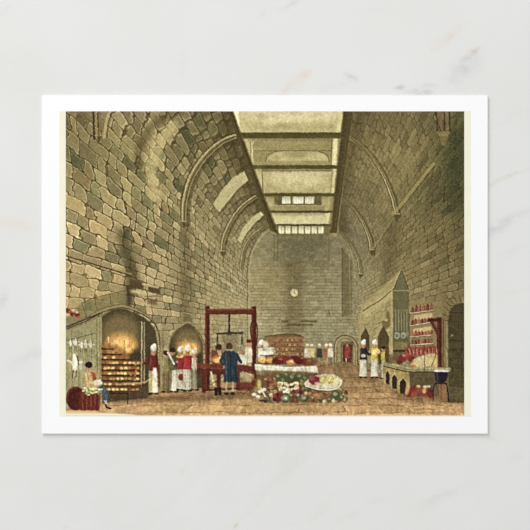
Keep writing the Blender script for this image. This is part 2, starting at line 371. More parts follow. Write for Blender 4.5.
poly([(84, 302), (92, 299), (92, 309), (86, 311)], (104, 106, 74), .5, .8)
line(cr([(82, 303), (95, 297.5), (126, 290.5)]), .9, (84, 72, 46), .6)

# ---- hearths
def hearth(open_pts, fx, fy, fw, fh):
    poly(open_pts, (78, 68, 48), 1, .5)
    ell(fx, fy - fh * 1.0, fw * 1.1, fh * 1.5, (134, 116, 78), .75, 3.2); ell(fx, fy, fw, fh, (202, 148, 70), .9, 2.0); ell(fx + 2, fy + 1, fw * .62, fh * .7, (244, 190, 96), .95, 1.6)
    for q in range(26):
        a = fx + (rng.random() - .5) * fw * 1.5; b = fy + (rng.random() - .3) * fh
        line([(a, b + 2), (a + rng.random() * 2 - 1, b - 2 - rng.random() * 3)], .9, [(250, 214, 122), (236, 152, 60), (206, 98, 40)][q % 3], .7, .6)
h1 = [(102, 402), (102, 318)] + cr([(102, 316), (112, 310), (123, 308.5), (138, 314), (150, 322), (156, 333), (158, 348)]) + [(158, 390), (146, 398)]
hearth(h1, 121, 344, 17, 12)
pa = cr([(66, 327), (86, 319), (101, 311), (113, 307), (124, 306), (139, 311), (152, 319.5), (158.5, 332), (160.5, 350)])
line(pa, 2.6, (146, 130, 88), .85); line(off(pa, .5, 1.6), .9, (62, 50, 34), .9); line(off(pa, -.4, -1.6), .7, (84, 70, 46), .7)
poly([(160, 330), (164, 322), (165, 390), (159.5, 390)], (150, 138, 100), .8, .6)
for q in (160, 163): line([(q, 330), (q, 388)], .6, (88, 76, 52), .5)
h2 = [(169, 388), (169, 345)] + cr([(169, 345), (173, 335), (181, 327), (189, 324), (197, 331), (203, 343)]) + [(204, 388)]
hearth(h2, 188, 348, 12, 8)
pa = cr([(168, 348), (172, 334), (181, 325.5), (189, 322.5), (198, 330), (204, 342), (206, 352)])
line(pa, 1.8, (150, 138, 96), .8); line(off(pa, .2, 1.2), .6, (60, 50, 34), .8)
poly([(165, 330), (170, 334), (168.5, 392), (163, 392)], (152, 140, 100), .7, .5)
# niche stones above the second hearth
poly([(184, 312), (191, 314), (191, 322), (184, 320)], (112, 102, 70), .5, .5); line([(184, 312), (191, 314)], .7, (166, 154, 110), .8)
line([(166, 318), (165, 324)], 1.6, (84, 68, 46), .8)
# posts of the spit
line([(142, 322), (141.5, 386)], 1.4, (178, 166, 122), .9); line([(144.5, 322), (144.5, 384)], 1.1, (150, 140, 102), .9); line([(143.3, 324), (143, 384)], .6, (70, 60, 42), .9)
# shallow buttress and lit panel on the far left, with game hung on it
poly([(66, 332), (99, 318), (101, 402), (66, 410)], (148, 142, 106), 1, .5)
poly([(70, 345), (94, 335), (95, 395), (70, 400)], (164, 156, 118), .5, 3)
for q in (72, 79, 86, 92): line([(q, 330), (q + .4, 402)], .6, (88, 84, 58), .45)
poly([(97, 318), (102, 316), (102.5, 402), (98, 402)], (158, 148, 104), .85, .4); line([(100, 318), (100.3, 402)], .5, (86, 76, 52), .7); line([(97, 319), (97.6, 402)], .6, (80, 70, 48), .7)
poly([(66, 316), (78, 316), (86, 318), (70, 326), (66, 327)], (130, 124, 88), .9, .5); line([(66, 327), (76, 323), (88, 318), (100, 313)], 1.3, (52, 42, 28), .9)
for q in range(9): ell(67.5 + q * 1.5, 309 + q * .7 + rng.random() * 3, 2.2, 2.0, [(134, 46, 36), (104, 36, 28), (170, 96, 70)][q % 3], .85, .4)
ell(77, 312, 1.6, 1.2, (206, 178, 140), .8, .3)
def game(cx, cy, s, body, dark):
    poly([(cx - .6 * s, cy - 5 * s), (cx + .6 * s, cy - 5 * s), (cx + 1.7 * s, cy), (cx + .9 * s, cy + 4 * s), (cx - .9 * s, cy + 4 * s), (cx - 1.6 * s, cy)], body, .9, .4)
    line([(cx - 3.4 * s, cy - 1.2 * s), (cx, cy), (cx + 3.6 * s, cy - .6 * s)], 1.3 * s, body, .75, .5)
    line([(cx - .6 * s, cy + 3.6 * s), (cx - 1.2 * s, cy + 7.5 * s)], .6 * s, dark, .8); line([(cx + .8 * s, cy + 3.6 * s), (cx + .6 * s, cy + 7.5 * s)], .5 * s, dark, .8)
    line([(cx + 1.2 * s, cy - 4 * s), (cx + 2.2 * s, cy + 1.2 * s)], .7 * s, dark, .7)
line([(67, 340), (96, 333)], .6, (70, 60, 42), .7)
for cx, cy, s in ((71, 343, .8), (76, 342, .9), (82, 345, .9), (86, 344, 1), (91, 345, .95)): game(cx, cy, s, (208, 202, 176), (66, 54, 38))
game(75, 363, 1.9, (222, 218, 196), (66, 54, 38)); ell(69.5, 364, 2.2, 3.2, (172, 158, 104), .8, .5); ell(80.5, 366, 2.2, 2.6, (206, 202, 178), .8, .5)
# rows of spits in front of the fire
poly([(102, 344), (116, 344), (141, 362), (142, 392), (102, 398)], (96, 64, 38), .55, 1.5)
for q in range(9):
    yy = 348.5 + q * 5.3; xr = 112 + min(q, 3) * 9
    poly([(102.5, yy - 4.2), (xr, yy - 3.6), (xr, yy - .6), (102.5, yy - .6)], (206, 138, 58) if q < 6 else (150, 110, 66), .6, .9, .5)
    for k in range(int((xr - 103) / 4)):
        ell(105 + k * 4 + rng.random() * 1.6, yy - 2.0, 1.7, 1.2, [(236, 190, 92), (206, 138, 60), (246, 216, 128), (158, 80, 40), (180, 84, 44)][rng.integers(5)], .85, .3)
    line([(102, yy), (xr + 1, yy + .4)], 1.3, (56, 28, 24) if q < 7 else (72, 54, 40), .92)
line([(104, 393), (128, 393), (128, 403)], 1.1, (50, 34, 26), .9); line([(118, 384), (145, 382), (152, 377)], 1.4, (170, 150, 102), .8); line([(128, 389), (146, 384)], 1.2, (72, 56, 40), .8)
ell(136, 356, 5.5, 6, (62, 54, 42), .7, 1.4)
for q in range(14): ell(130 + rng.random() * 10, 364 + rng.random() * 16, 1.2, .9, [(214, 168, 72), (150, 52, 34), (120, 92, 50)][q % 3], .8, .3)

# ---- figures: plain cooks and helpers, each only a few brush marks tall
SK = (186, 132, 96)
def cook(x, yf, h, coat, skirt, hat=(222, 218, 198), lean=0.0, arm=0, w=1.0):
    w *= .88
    u = h / 40.0; t = yf - h; L = lean
    poly([(x - 4.2 * u * w, yf - 22 * u), (x + 4 * u * w, yf - 22 * u), (x + 4.8 * u * w, yf - 1.5 * u), (x - 4.6 * u * w, yf - 1.5 * u)], skirt, .97, .3)
    for q in (-3.0, -1.6, .4, 1.4, 2.4): line([(x + q * u * w, yf - 20 * u), (x + q * 1.2 * u * w, yf - 3 * u)], .55, tuple(v * (.6 + .12 * (q % 2)) for v in skirt), .6)
    line([(x + 3.6 * u * w, yf - 21 * u), (x + 4.3 * u * w, yf - 2 * u)], 1.1 * u, tuple(v * .55 for v in skirt), .7)
    ell(x - 2.4 * u, yf - .7 * u, 2 * u, .9 * u, (48, 36, 28), .9, .2); ell(x + 2.4 * u, yf - .7 * u, 2 * u, .9 * u, (48, 36, 28), .9, .2)
    poly([(x - 4 * u * w + L, t + 8.6 * u), (x + 3.8 * u * w + L, t + 8.6 * u), (x + 4.6 * u * w, yf - 19 * u), (x - 4.4 * u * w, yf - 19 * u)], coat, .97, .3)
    line([(x + 2.6 * u + L, t + 9.5 * u), (x + 3.4 * u, yf - 20 * u)], 1.4 * u, tuple(v * .6 for v in coat), .6)
    line([(x - 2 * u + L, t + 9.5 * u), (x - 2.4 * u, yf - 22 * u)], 1.0 * u, tuple(min(255, v * 1.3 + 10) for v in coat), .5)
    if arm:
        line([(x + arm * 3 * u + L, t + 10.5 * u), (x + arm * 5.6 * u, t + 15.5 * u), (x + arm * 8.6 * u, t + 14.5 * u)], 2.2 * u, tuple(v * .9 for v in coat), .95)
        ell(x + arm * 9.2 * u, t + 14.4 * u, 1.1 * u, 1 * u, SK, .9, .1)
    ell(x + L, t + 6 * u, 2.3 * u, 2.7 * u, SK, 1, .2); ell(x + L + 1.2 * u, t + 6.4 * u, 1.0 * u, 2 * u, (140, 92, 64), .6, .2)
    if hat: ell(x + L, t + 2.6 * u, 2.4 * u, 2.6 * u, hat, 1, .2); ell(x + L + .8 * u, t + .6 * u, 1.5 * u, 1.4 * u, hat, .9, .2); ell(x + L + 1.4 * u, t + 3 * u, 1.0 * u, 1.8 * u, tuple(v * .78 for v in hat), .7, .2); line([(x + L - 2.4 * u, t + 4.4 * u), (x + L + 2.4 * u, t + 4.4 * u)], .8 * u, tuple(v * .78 for v in hat), .9)
    else: ell(x + L, t + 4.0 * u, 2.6 * u, 2.1 * u, (58, 40, 28), 1, .2)
# seated helper with a basket at the far left
poly([(80, 372), (86, 366), (100, 364), (104, 372), (102, 386), (84, 387)], (186, 160, 112), 0, .4)
ell(90, 366.5, 3.2, 3.8, SK, 1, .2); ell(89, 364.5, 3.7, 3.2, (48, 34, 26), 1, .3)
poly([(85.5, 372), (92, 369.5), (97.5, 373), (101, 384), (99, 390), (88, 388), (85, 380)], (190, 158, 104), .97, .4)
poly([(91, 371), (95, 372), (97, 379), (94, 381)], (160, 66, 48), .85, .4); line([(86, 374), (88, 382), (97, 383)], 2.6, (206, 176, 122), .95, .5)
line([(88, 373), (89.5, 380)], .8, (128, 100, 64), .7); poly([(94, 380), (101, 379), (103, 384), (95, 385)], (214, 208, 190), .9, .4)
poly([(97, 387), (104, 384.5), (109, 392), (109, 402), (103, 403), (102, 394)], (66, 84, 92), .96, .4); line([(104, 386), (107, 400)], .8, (104, 122, 122), .6)
line([(104.5, 402), (107, 407), (111, 408)], 1.8, (44, 32, 26), .95); poly([(104, 400), (107, 400), (107, 403), (105, 404)], (208, 196, 170), .8, .3)
ell(76, 398, 9.5, 12, (84, 34, 26), 1, .5); line(cr([(68, 400), (70, 390), (77, 387)]), 1, (134, 62, 44), .6); line(cr([(69, 404), (72, 393), (80, 390)]), .8, (52, 20, 16), .6)
poly([(80, 391), (101, 392), (100, 410), (80, 410)], (112, 46, 34), 1, .4)
for q in range(10): line([(81 + q * 2.1, 393), (81 + q * 2, 409.5)], .6, (154, 80, 58) if q % 2 else (72, 28, 22), .65)
for q in range(60): ell(83 + rng.random() * 19, 389 + rng.random() * 6 - rng.random() * 2, 1.3, .9, [(206, 204, 156), (150, 156, 84), (226, 224, 190), (104, 116, 60)][q % 4], .9, .2)
# group by the hearths
cook(153.5, 394, 50, (112, 44, 38), (196, 182, 130), arm=-1, w=.95)
poly([(153, 367), (156.5, 367), (158, 392), (153, 392)], (228, 222, 200), .9, .5)
line([(158.5, 365), (159.5, 386)], 2, (126, 56, 42), .9)
cook(166, 392, 44, (126, 124, 74), (136, 118, 80), hat=None, w=.75)
cook(173.5, 392, 47, (86, 90, 68), (222, 216, 194), hat=None, lean=-1, arm=1, w=.9)
line([(168, 352), (174, 363)], 2, (212, 206, 188), .9); poly([(170, 362), (166.5, 392), (171, 392), (173, 366)], (116, 96, 64), .8, .5)
cook(180.5, 390, 44, (152, 36, 42), (200, 194, 164), w=.8)
ell(181, 376.5, 2.8, 3.2, (132, 44, 36), .95, .4); ell(181, 356, 5, 1.8, (222, 190, 92), .95, .4); ell(179, 355, 1.8, 1, (120, 140, 60), .9, .2)
cook(187.5, 391, 46, (184, 42, 46), (208, 202, 176), arm=-1, w=.9)
cook(194.5, 390, 42, (190, 180, 152), (168, 162, 130), w=.6)
for q in range(3): line([(190 + q * 2.6, 368), (189.5 + q * 2.8, 390)], .7, (120, 108, 76), .6)
# weighing frame
WD = (86, 38, 26)
poly([(211, 315), (251, 315), (251, 362), (211, 362)], (150, 140, 104), .25, 2)
for a in (205.2, 251.6):
    poly([(a, 306), (a + 4.6, 306), (a + 4.6, 389), (a, 389)], WD, 1, .35); line([(a + 1, 307), (a + 1, 388)], .9, (128, 62, 44), .7)
poly([(207, 308.5), (254, 308.5), (254, 314), (207, 314)], (104, 46, 34), 1, .35); line([(208, 309.4), (253, 309.4)], .9, (150, 84, 62), .7); line([(208, 313.8), (253, 313.8)], .7, (54, 24, 18), .8)
ell(229.2, 316, 1.7, 1.4, (56, 46, 38), .8, .2); line([(229.2, 315), (229.2, 334)], 2.0, (62, 54, 44), .95); ell(229.4, 322, .5, .8, (150, 140, 104), .8)
line([(217, 333.5), (243, 332.5)], 1.9, (58, 52, 42), .95); poly([(226.5, 335), (229.2, 328), (232, 335)], (58, 52, 42), .9, .3)
for a in (217.2, 242): line([(a, 333), (a - .3, 344)], 1.1, (58, 52, 42), .9); line([(a, 333), (a + 1.4, 346)], .5, (64, 56, 44), .9)
poly([(221.5, 334), (239, 334), (239, 352), (223, 352)], (120, 110, 82), .6, 1)
line(cr([(255, 318), (257.5, 330), (256.5, 342), (254, 354)]), 1.3, (84, 46, 34), .9); line(cr([(252, 320), (250.4, 330), (252.6, 342)]), 1.2, (70, 34, 26), .9)
# helpers inside the frame
ell(218.5, 347, 3.4, 3.2, (70, 44, 32), .95, .4); poly([(211, 350), (222, 350), (224, 364), (212, 364)], (122, 60, 44), .9, .5); poly([(217, 349), (221, 350), (222, 360), (219, 360)], (198, 176, 130), .8, .5)
ell(218, 359, 6, 4, (184, 122, 56), .95, .5); ell(217.5, 360, 4, 2.4, (226, 176, 96), .8, .5); ell(220, 357.5, 1.6, 1.2, (242, 210, 150), .8, .4)
ell(242.5, 352, 2.6, 2.8, (182, 132, 92), .9, .3); poly([(238, 354), (246, 355), (246, 364), (239, 364)], (212, 208, 186), .8, .5)
ell(249, 343.5, 2.7, 3.2, SK, 1, .3); ell(249, 341, 2.8, 1.8, (92, 44, 32), .9, .3); poly([(245, 347), (252, 347), (252, 362), (245, 362)], (206, 200, 176), .95, .4); line([(248, 348), (247.6, 360)], .6, (150, 140, 110), .7)
# bench of the frame
poly([(196.5, 363), (223, 364), (223, 368.5), (197, 367.5)], (118, 56, 38), 1, .4); poly([(197, 368), (226, 368.5), (226, 374), (197, 374)], (98, 42, 30), .95, .4)
for a in (202, 217): poly([(a, 372), (a + 3.8, 372), (a + 3.8, 392), (a - .4, 392)], (94, 42, 30), 1, .4)
poly([(236, 364), (254, 366), (254, 371), (240, 372), (240, 390), (236, 390)], (110, 48, 34), 1, .4)
line([(240, 369), (262, 377)], 2, (98, 42, 30), .95); line([(203, 390), (256, 387)], 1.8, (72, 34, 26), .9); poly([(238, 382), (252, 382), (252, 390), (238, 390)], (108, 52, 38), .9, .4)
line([(243, 394), (249, 389), (254, 395)], 1.0, (70, 54, 40), .8)
poly([(243, 371), (254, 374), (254, 381), (243, 381)], (176, 160, 116), .8, .6)
line([(211, 372), (214, 384)], 2.2, (204, 190, 146), .85, .6); line([(209, 386), (216, 380)], 1.2, (128, 108, 76), .7)
for a in (214.6, 218.4): poly([(a, 387), (a + 2.8, 387), (a + 3.2, 395), (a, 395)], (36, 28, 26), 1, .3)
# man in the blue coat
ell(229.3, 346, 3.3, 3.6, (86, 56, 40), 1, .3); line([(227, 349.5), (232, 349.5)], 1, (190, 170, 130), .7)
poly([(224.5, 350.5), (234, 350.5), (238.5, 356), (237, 366), (238.5, 382), (223, 382), (225, 366), (221.5, 357)], (46, 62, 72), 1, .4)
line([(230, 352), (231, 381)], .7, (26, 36, 44), .8); line([(226, 353), (226.5, 380)], 1.1, (74, 92, 100), .7); line([(235, 366), (236.5, 381)], 1, (30, 42, 50), .7)
line([(236.5, 354), (241, 362)], 3, (46, 62, 72), 1, .5); line([(223.5, 354), (220.5, 361), (223, 364)], 2.8, (46, 62, 72), 1, .5)
for a in (226.5, 233): line([(a, 382), (a - .3, 392)], 2, (180, 160, 120), .8); ell(a - .2, 393, 2.2, 1.6, (44, 36, 30), .95, .3)

# ---- long table, meats and produce
for cx, cy, w in ((263, 345, 6), (268, 351, 8)): poly([(cx - w, cy), (cx - w * .4, cy - 5), (cx + w * .7, cy - 4), (cx + w, cy), (cx + w * .5, cy + 2)], (206, 204, 182), .85, .6)
cook(261, 376, 36, (196, 190, 166), (200, 192, 160), w=.9)
ell(266.5, 352.8, 7, 2.2, (224, 220, 200), .95, .4); line([(260, 355), (273, 355)], .8, (110, 76, 52), .8)
poly([(257, 358), (317, 358), (317, 364), (257, 364)], (96, 60, 42), .8, .5)
ell(262, 359.5, 4, 3.2, (220, 170, 84), 1, .4); ell(269.5, 359.8, 3.2, 3, (206, 150, 66), 1, .4); ell(261, 358, 1.6, 1, (244, 214, 140), .8, .4)
for cx, cy, rx, ry, c in ((278, 360.5, 6, 3.8, (112, 34, 28)), (285, 358, 5, 2.6, (142, 44, 36)), (291, 362, 5.2, 2.8, (200, 134, 72)), (291, 361, 3, 1.2, (232, 184, 116)), (299, 360, 6, 3.6, (102, 28, 24)),
                          (307, 361, 5.5, 3.4, (122, 38, 30)), (312, 362, 4, 2.8, (92, 26, 24)), (280, 358.5, 2.5, .9, (186, 92, 76)), (302, 358, 2.4, .9, (176, 84, 70)), (309, 360, 2.2, .8, (190, 106, 84)), (294, 357, 4, 1.6, (112, 34, 30))):
    ell(cx, cy, rx, ry, c, .97, .4)
poly([(254.5, 363.5), (262, 364.5), (290, 366.5), (317, 365.5), (317.5, 372.5), (302, 371), (255, 369.5)], (206, 202, 180), 1, .4)
line([(255, 365), (290, 367.3), (317, 366.2)], .9, (232, 228, 208), .8)
for q in range(14): line([(258 + q * 4.3, 366), (258.2 + q * 4.3, 370.5)], .8, (158, 150, 126), .4)
poly([(255, 370), (316, 373), (312, 380), (258, 380)], (124, 104, 70), .8, .9)
poly([(260, 374), (318, 374), (346, 392), (340, 402), (266, 402), (262, 390)], (92, 76, 50), .9, 1.6)
for q in range(230):
    a = rng.random(); b = rng.random(); cx = 264 + a * 82; top = 374 + max(0, a - .62) * 38; cy = top + b * (401 - top)
    c = [(92, 98, 66), (70, 72, 48), (132, 120, 80), (128, 66, 50), (166, 132, 90), (104, 44, 42), (116, 118, 80), (188, 168, 122)][rng.integers(8)]
    ell(cx, cy, 1.4 + rng.random() * 1.5, 1.1 + rng.random() * 1.1, c, .85, .3, rng.random() * 3); ell(cx - .4, cy - .6, .8, .5, tuple(min(255, v * 1.4 + 12) for v in c), .6, .2)
for cx, cy, r_ in ((278, 376, 3.4), (286, 374.5, 3), (292, 377, 3.2), (299, 376, 3.4), (305, 378, 2.8), (283, 380, 3.2), (311, 377, 2.6), (275, 382, 2.6)):
    ell(cx, cy, r_ * 1.15, r_, (80, 84, 58), 1, .4); ell(cx - .4, cy - .6, r_ * .6, r_ * .55, (142, 146, 104), .85, .6); line([(cx - r_, cy), (cx, cy + r_ * .4), (cx + r_, cy)], .5, (52, 60, 38), .6)
line([(268, 378), (276, 384)], 2.4, (148, 70, 44), .9, .8); line([(270, 384), (280, 382)], 1.8, (176, 92, 56), .8, .6); line([(264, 380), (272, 382)], 1.4, (120, 56, 40), .8, .6)
for q in range(46):
    a, b = rng.random() * 2 - 1, rng.random() * 2 - 1
    ell(288 + a * 9.5, 387 + b * 5 - abs(a) * 1.0, 1.7, 1.4, [(226, 212, 172), (200, 180, 132), (168, 146, 104), (238, 228, 196)][q % 4], .95, .25)
    if q % 3 == 0: ell(288.6 + a * 9.5, 387.8 + b * 5, .7, .6, (110, 84, 56), .7, .2)
for q in range(20): ell(273 + rng.random() * 9, 394 + rng.random() * 6, 2, 1.6, [(120, 34, 42), (150, 52, 48), (84, 26, 32)][q % 3], .9, .3)
for q in range(26): ell(291 + rng.random() * 11, 390 + rng.random() * 7, 1.8, 1.5, [(118, 38, 48), (92, 34, 50), (160, 60, 56), (80, 70, 48)][q % 4], .9, .3)
for cx, cy, r_ in ((285.5, 398, 4.6), (304, 398, 3.4), (298, 395, 2.2)):
    ell(cx, cy, r_ * 1.2, r_, (82, 90, 64), 1, .4); ell(cx - .4, cy - .6, r_ * .75, r_ * .6, (138, 148, 116), .85, .6); ell(cx, cy - .3, r_ * .3, r_ * .28, (196, 204, 170), .8, .4)
poly([(252, 378), (264, 376), (268, 392), (252, 397)], (120, 88, 58), .8, .9); ell(259, 384, 2.4, 5, (190, 176, 84), .85, .6); ell(256, 389, 2.4, 4, (150, 140, 70), .8, .6)
for cx, cy in ((254, 394), (260, 391), (264, 389), (258, 396)): ell(cx, cy, 2.4, 1.7, (226, 222, 206), .9, .5)
line([(261, 388), (265, 396)], 1.6, (214, 210, 190), .85); ell(262.5, 400.2, 3.8, 1.2, (58, 44, 34), .8, .4); ell(253, 383, 1.6, 3, (120, 34, 30), .8, .4)
for q in range(70):
    a, b = rng.random(), rng.random()
    ell(306 + a * 34, 391 + b * 9 - 1.5 * math.sin(a * 3.1), 1.9, 1.5, [(150, 88, 56), (96, 104, 66), (190, 128, 86), (122, 48, 40), (84, 74, 50), (110, 124, 80), (170, 108, 70)][q % 7], .9, .3)
for cx, cy, r_ in ((335, 394, 4), (341, 397, 2.8), (329, 399, 2.6)): ell(cx, cy, r_ * 1.15, r_, (80, 88, 62), .95, .4); ell(cx, cy - .5, r_ * .55, r_ * .5, (146, 154, 118), .8, .5)
poly(cr([(303, 384), (310, 377), (322, 374), (334, 374.5), (341, 379), (339, 385), (330, 388.5), (316, 387.5), (303, 384)]), (196, 190, 160), 1, .4)
line(cr([(305, 385), (316, 388.5), (330, 389.3), (339, 386), (341.5, 380)]), 1.1, (232, 228, 208), .9); line(cr([(306, 387), (318, 390.4), (331, 390.6)]), .8, (92, 78, 56), .8)
ell(314.5, 380, 6.2, 4.6, (132, 40, 52), 1, .5); ell(312, 378, 2.6, 1.8, (176, 74, 76), .8, .5); ell(317, 383, 2.6, 1.8, (214, 178, 150), .8, .5); ell(308, 384, 3, 1.4, (206, 176, 142), .8, .5)
for cx, cy in ((323, 379.5), (330.5, 379.5)): ell(cx, cy, 3.6, 4.4, (186, 172, 84), 1, .4, .4); ell(cx - .5, cy - .5, 1.8, 2.6, (216, 206, 124), .8, .5, .4); line([(cx + 2, cy - 3), (cx - 1.6, cy + 3.4)], .6, (120, 116, 56), .7)
ell(336, 381, 3, 3.4, (206, 198, 150), .9, .5)

# ---- people at the back table
poly([(306, 352), (334, 352), (334, 358), (318, 362), (318, 366), (306, 364)], (124, 104, 70), .7, .6)
for cx, cc in ((307, (206, 200, 178)), (311.5, (204, 190, 120)), (319, (58, 62, 64)), (326, (150, 100, 66)), (330, (210, 204, 182))):
    ell(cx, 346, 1.6, 1.8, (188, 148, 110), .9, .3); ell(cx, 344.4, 1.8, 1.2, (216, 212, 192), .9, .3)
    poly([(cx - 2.6, 348), (cx + 2.6, 348), (cx + 3, 357), (cx - 2.8, 357)], cc, .9, .5)
for cx in (319, 327, 333): line([(cx, 358), (cx, 366)], 1, (170, 156, 120), .6)
line([(316, 366.5), (336, 363)], .8, (98, 82, 56), .7)

# ---- right wall: gabled recess, small arches, cooks
poly([(358, 322), (366, 300), (394, 276), (401, 270), (408, 290), (392, 290), (392, 360), (384, 364), (358, 358)], (158, 144, 98), .85, .8)
poly([(362, 306), (392, 288), (392, 296), (366, 322)], (184, 170, 118), .6, 1.5)
for q in range(26):
    a = 364 + rng.random() * 26; b = 300 + (392 - a) * .55 + rng.random() * 30
    line([(a, b), (a + 4.5, b - 2.6)], .6, [(104, 90, 58), (196, 182, 130)][q % 2], .55); line([(a, b), (a + .2, b + 3)], .5, (104, 90, 58), .5)
for q in range(90):
    a = 364 + rng.random() * 80; b = 372 + rng.random() * 30 if a < 384 else 396 + rng.random() * 14
    line([(a, b), (a + 5 + rng.random() * 6, b + .3)], .5, [(104, 80, 52), (176, 146, 100)][q % 2], .35)
line([(362, 311), (380, 300), (394, 288)], .9, (70, 58, 38), .85); line([(358, 324), (363, 305), (388, 284), (401, 269.5)], 1.1, (170, 156, 108), .6)
poly([(393, 290), (401, 270.5), (408, 290)], (104, 100, 72), .95, .4); line([(393, 290), (401, 270), (408.5, 290)], .9, (70, 62, 42), .8); line([(391.5, 290), (400, 270)], .8, (184, 170, 120), .7)
poly([(392.5, 290), (408.5, 290), (408.5, 360), (392.5, 360)], (104, 98, 70), 1, .4); line([(391.6, 290), (391.6, 360)], 1.2, (176, 162, 112), .7); line([(409, 290), (409, 360)], .8, (136, 124, 84), .7)
line([(392.5, 310), (408.5, 310)], 1, (124, 118, 84), .8); line([(392, 290.5), (409, 290.5)], 1.1, (150, 140, 98), .8)
for q in range(5): line([(395.5 + q * 2.7, 311), (395.5 + q * 2.7, 330)], .7, (158, 156, 128), .7)
for cx in (396.5, 402.8): ell(cx, 335, 2.7, 3.4, (158, 160, 138), .9, .3); ell(cx, 335.4, 1.4, 1.9, (106, 104, 82), .8, .3)
ell(407, 333.5, 1.4, 2.8, (140, 140, 114), .8, .3)
poly([(394, 342), (407, 342), (407, 349), (394, 349)], (136, 118, 72), .8, .4); line([(393, 350.6), (408, 350.6)], 1.8, (58, 48, 34), .9)
for pts in ([(378, 364), (378, 336), (383, 326), (388, 336), (388, 364)], [(361, 350), (361, 336), (365.5, 328), (368.5, 336), (368.5, 350)]):
    poly(pts, (84, 74, 50), 1, .5); line(pts, .8, (68, 56, 38), .8)
line(cr([(374.5, 360), (375, 338), (382.5, 323), (389.5, 336)]), 1.6, (172, 158, 108), .7)
poly([(386, 312), (389, 311), (390, 322), (386, 320)], (100, 84, 54), .7, .6); poly([(381, 321), (389, 320), (390, 326), (386, 329), (382, 325)], (96, 80, 52), .7, .6); ell(386, 320, 1.6, 1, (196, 182, 130), .7, .4)
cook(363, 377.5, 38, (46, 48, 52), (216, 208, 182), w=.95, arm=1)
cook(374.2, 377.5, 38, (206, 176, 52), (218, 210, 184), w=.95)
ell(375.5, 351, 4.4, 3.4, (214, 184, 66), .95, .5); ell(373.8, 352, 2.6, 2.4, (228, 196, 160), .9, .4); ell(363, 355.5, 2.6, 1.8, (220, 206, 178), .85, .4)
cook(383, 378.5, 35, (190, 166, 66), (210, 202, 176), hat=None, w=.5); line([(387, 349), (387, 361)], 1.6, (132, 60, 44), .85, .6); line([(384.5, 350), (382.5, 364)], .9, (196, 182, 70), .8)

# ---- copper shelves
poly([(409, 302), (446, 298), (447, 368), (409, 368)], (140, 124, 84), .75, 1.2)
poly([(414, 315), (432, 312.5), (432, 318), (414, 320)], (192, 172, 118), .9, .4)
poly([(413, 328.5), (431, 326), (431, 331), (413, 333)], (198, 176, 118), .9, .4)
RC = [(150, 56, 48), (122, 42, 36), (172, 88, 70), (136, 50, 42), (92, 34, 28)]
for y0, y1, n, hh in ((312.8, 310, 6, 7.5), (325.5, 321.5, 7, 6.4), (336.5, 334.5, 7, 6.2), (344.5, 343, 7, 5.2), (354, 352, 9, 6)):
    for k in range(n):
        t = (k + .5) / n; cx = 410 + t * 22.5; cy = y0 + (y1 - y0) * t
        c = RC[rng.integers(5)]; w_ = 1.15 + rng.random() * .3; h_ = hh * (.75 + rng.random() * .35)
        poly([(cx - w_, cy), (cx + w_, cy), (cx + w_ * .8 + .5, cy - h_ * .7), (cx + .6, cy - h_), (cx - w_ * .5, cy - h_ * .7)], c, .97, .3)
        line([(cx - .3, cy - .5), (cx, cy - h_ * .6)], .45, (222, 150, 128), .6)
    line([(409, y0 + .6), (433, y1 + .6)], 1.0, (66, 56, 40), .9); line([(409.5, y0 + .2), (432.5, y1 + .2)], .8, (204, 196, 164), .85)
line([(408.8, 314), (408.8, 360)], 1.2, (86, 84, 60), .8)
poly([(427, 318.2), (441, 318), (441, 321.5), (427, 321.5)], (82, 32, 26), 1, .3); poly([(436.4, 317), (441.4, 317), (441.6, 368), (436.6, 368)], (80, 36, 28), 1, .3)
poly([(429, 321), (433, 321), (438.5, 333), (438.5, 338)], (104, 42, 34), 1, .3); line([(438, 322), (438, 366)], .7, (130, 70, 54), .7); poly([(432, 322), (437, 322), (437, 331)], (96, 84, 56), .6, .4)
poly([(441, 296), (446.5, 292), (447, 396), (442, 396)], (124, 108, 70), .9, .6); line([(446.3, 320), (446.6, 396)], .9, (170, 154, 106), .7); line([(442.6, 320), (442.6, 390)], .9, (68, 56, 38), .7)
# deep arch at the right edge
poly([(448, 402), (447.5, 320)] + cr([(447.5, 320), (450, 309), (456, 304), (465, 302.5)]) + [(465, 402)], (76, 68, 46), 1, .6)
pa = cr([(444.5, 320), (447, 306), (455, 299.5), (465, 297)]); line(pa, 4, (126, 110, 70), .75)
for k in range(0, len(pa), 4): ang = math.atan2(pa[k][1] - 325, pa[k][0] - 468); line([(pa[k][0] - 3 * math.cos(ang), pa[k][1] - 3 * math.sin(ang)), (pa[k][0] + 3.6 * math.cos(ang), pa[k][1] + 3.6 * math.sin(ang))], .7, (70, 58, 38), .7)
for q in range(10): yy = 312 + q * 9.2; line([(449, yy), (464, yy + .6)], .7, (52, 44, 30), .55); line([(452 + 6 * (q % 2), yy), (452 + 6 * (q % 2), yy + 9)], .6, (54, 46, 30), .5)
for q in range(16): ell(450 + rng.random() * 13, 312 + rng.random() * 84, 3, 2.4, (92, 82, 54), .4, 1.2)
ell(451.5, 335, 1.2, .8, (170, 160, 120), .8, .5)
poly([(447, 385), (464.5, 388), (464.5, 402), (447, 400)], (104, 94, 66), .6, .9)

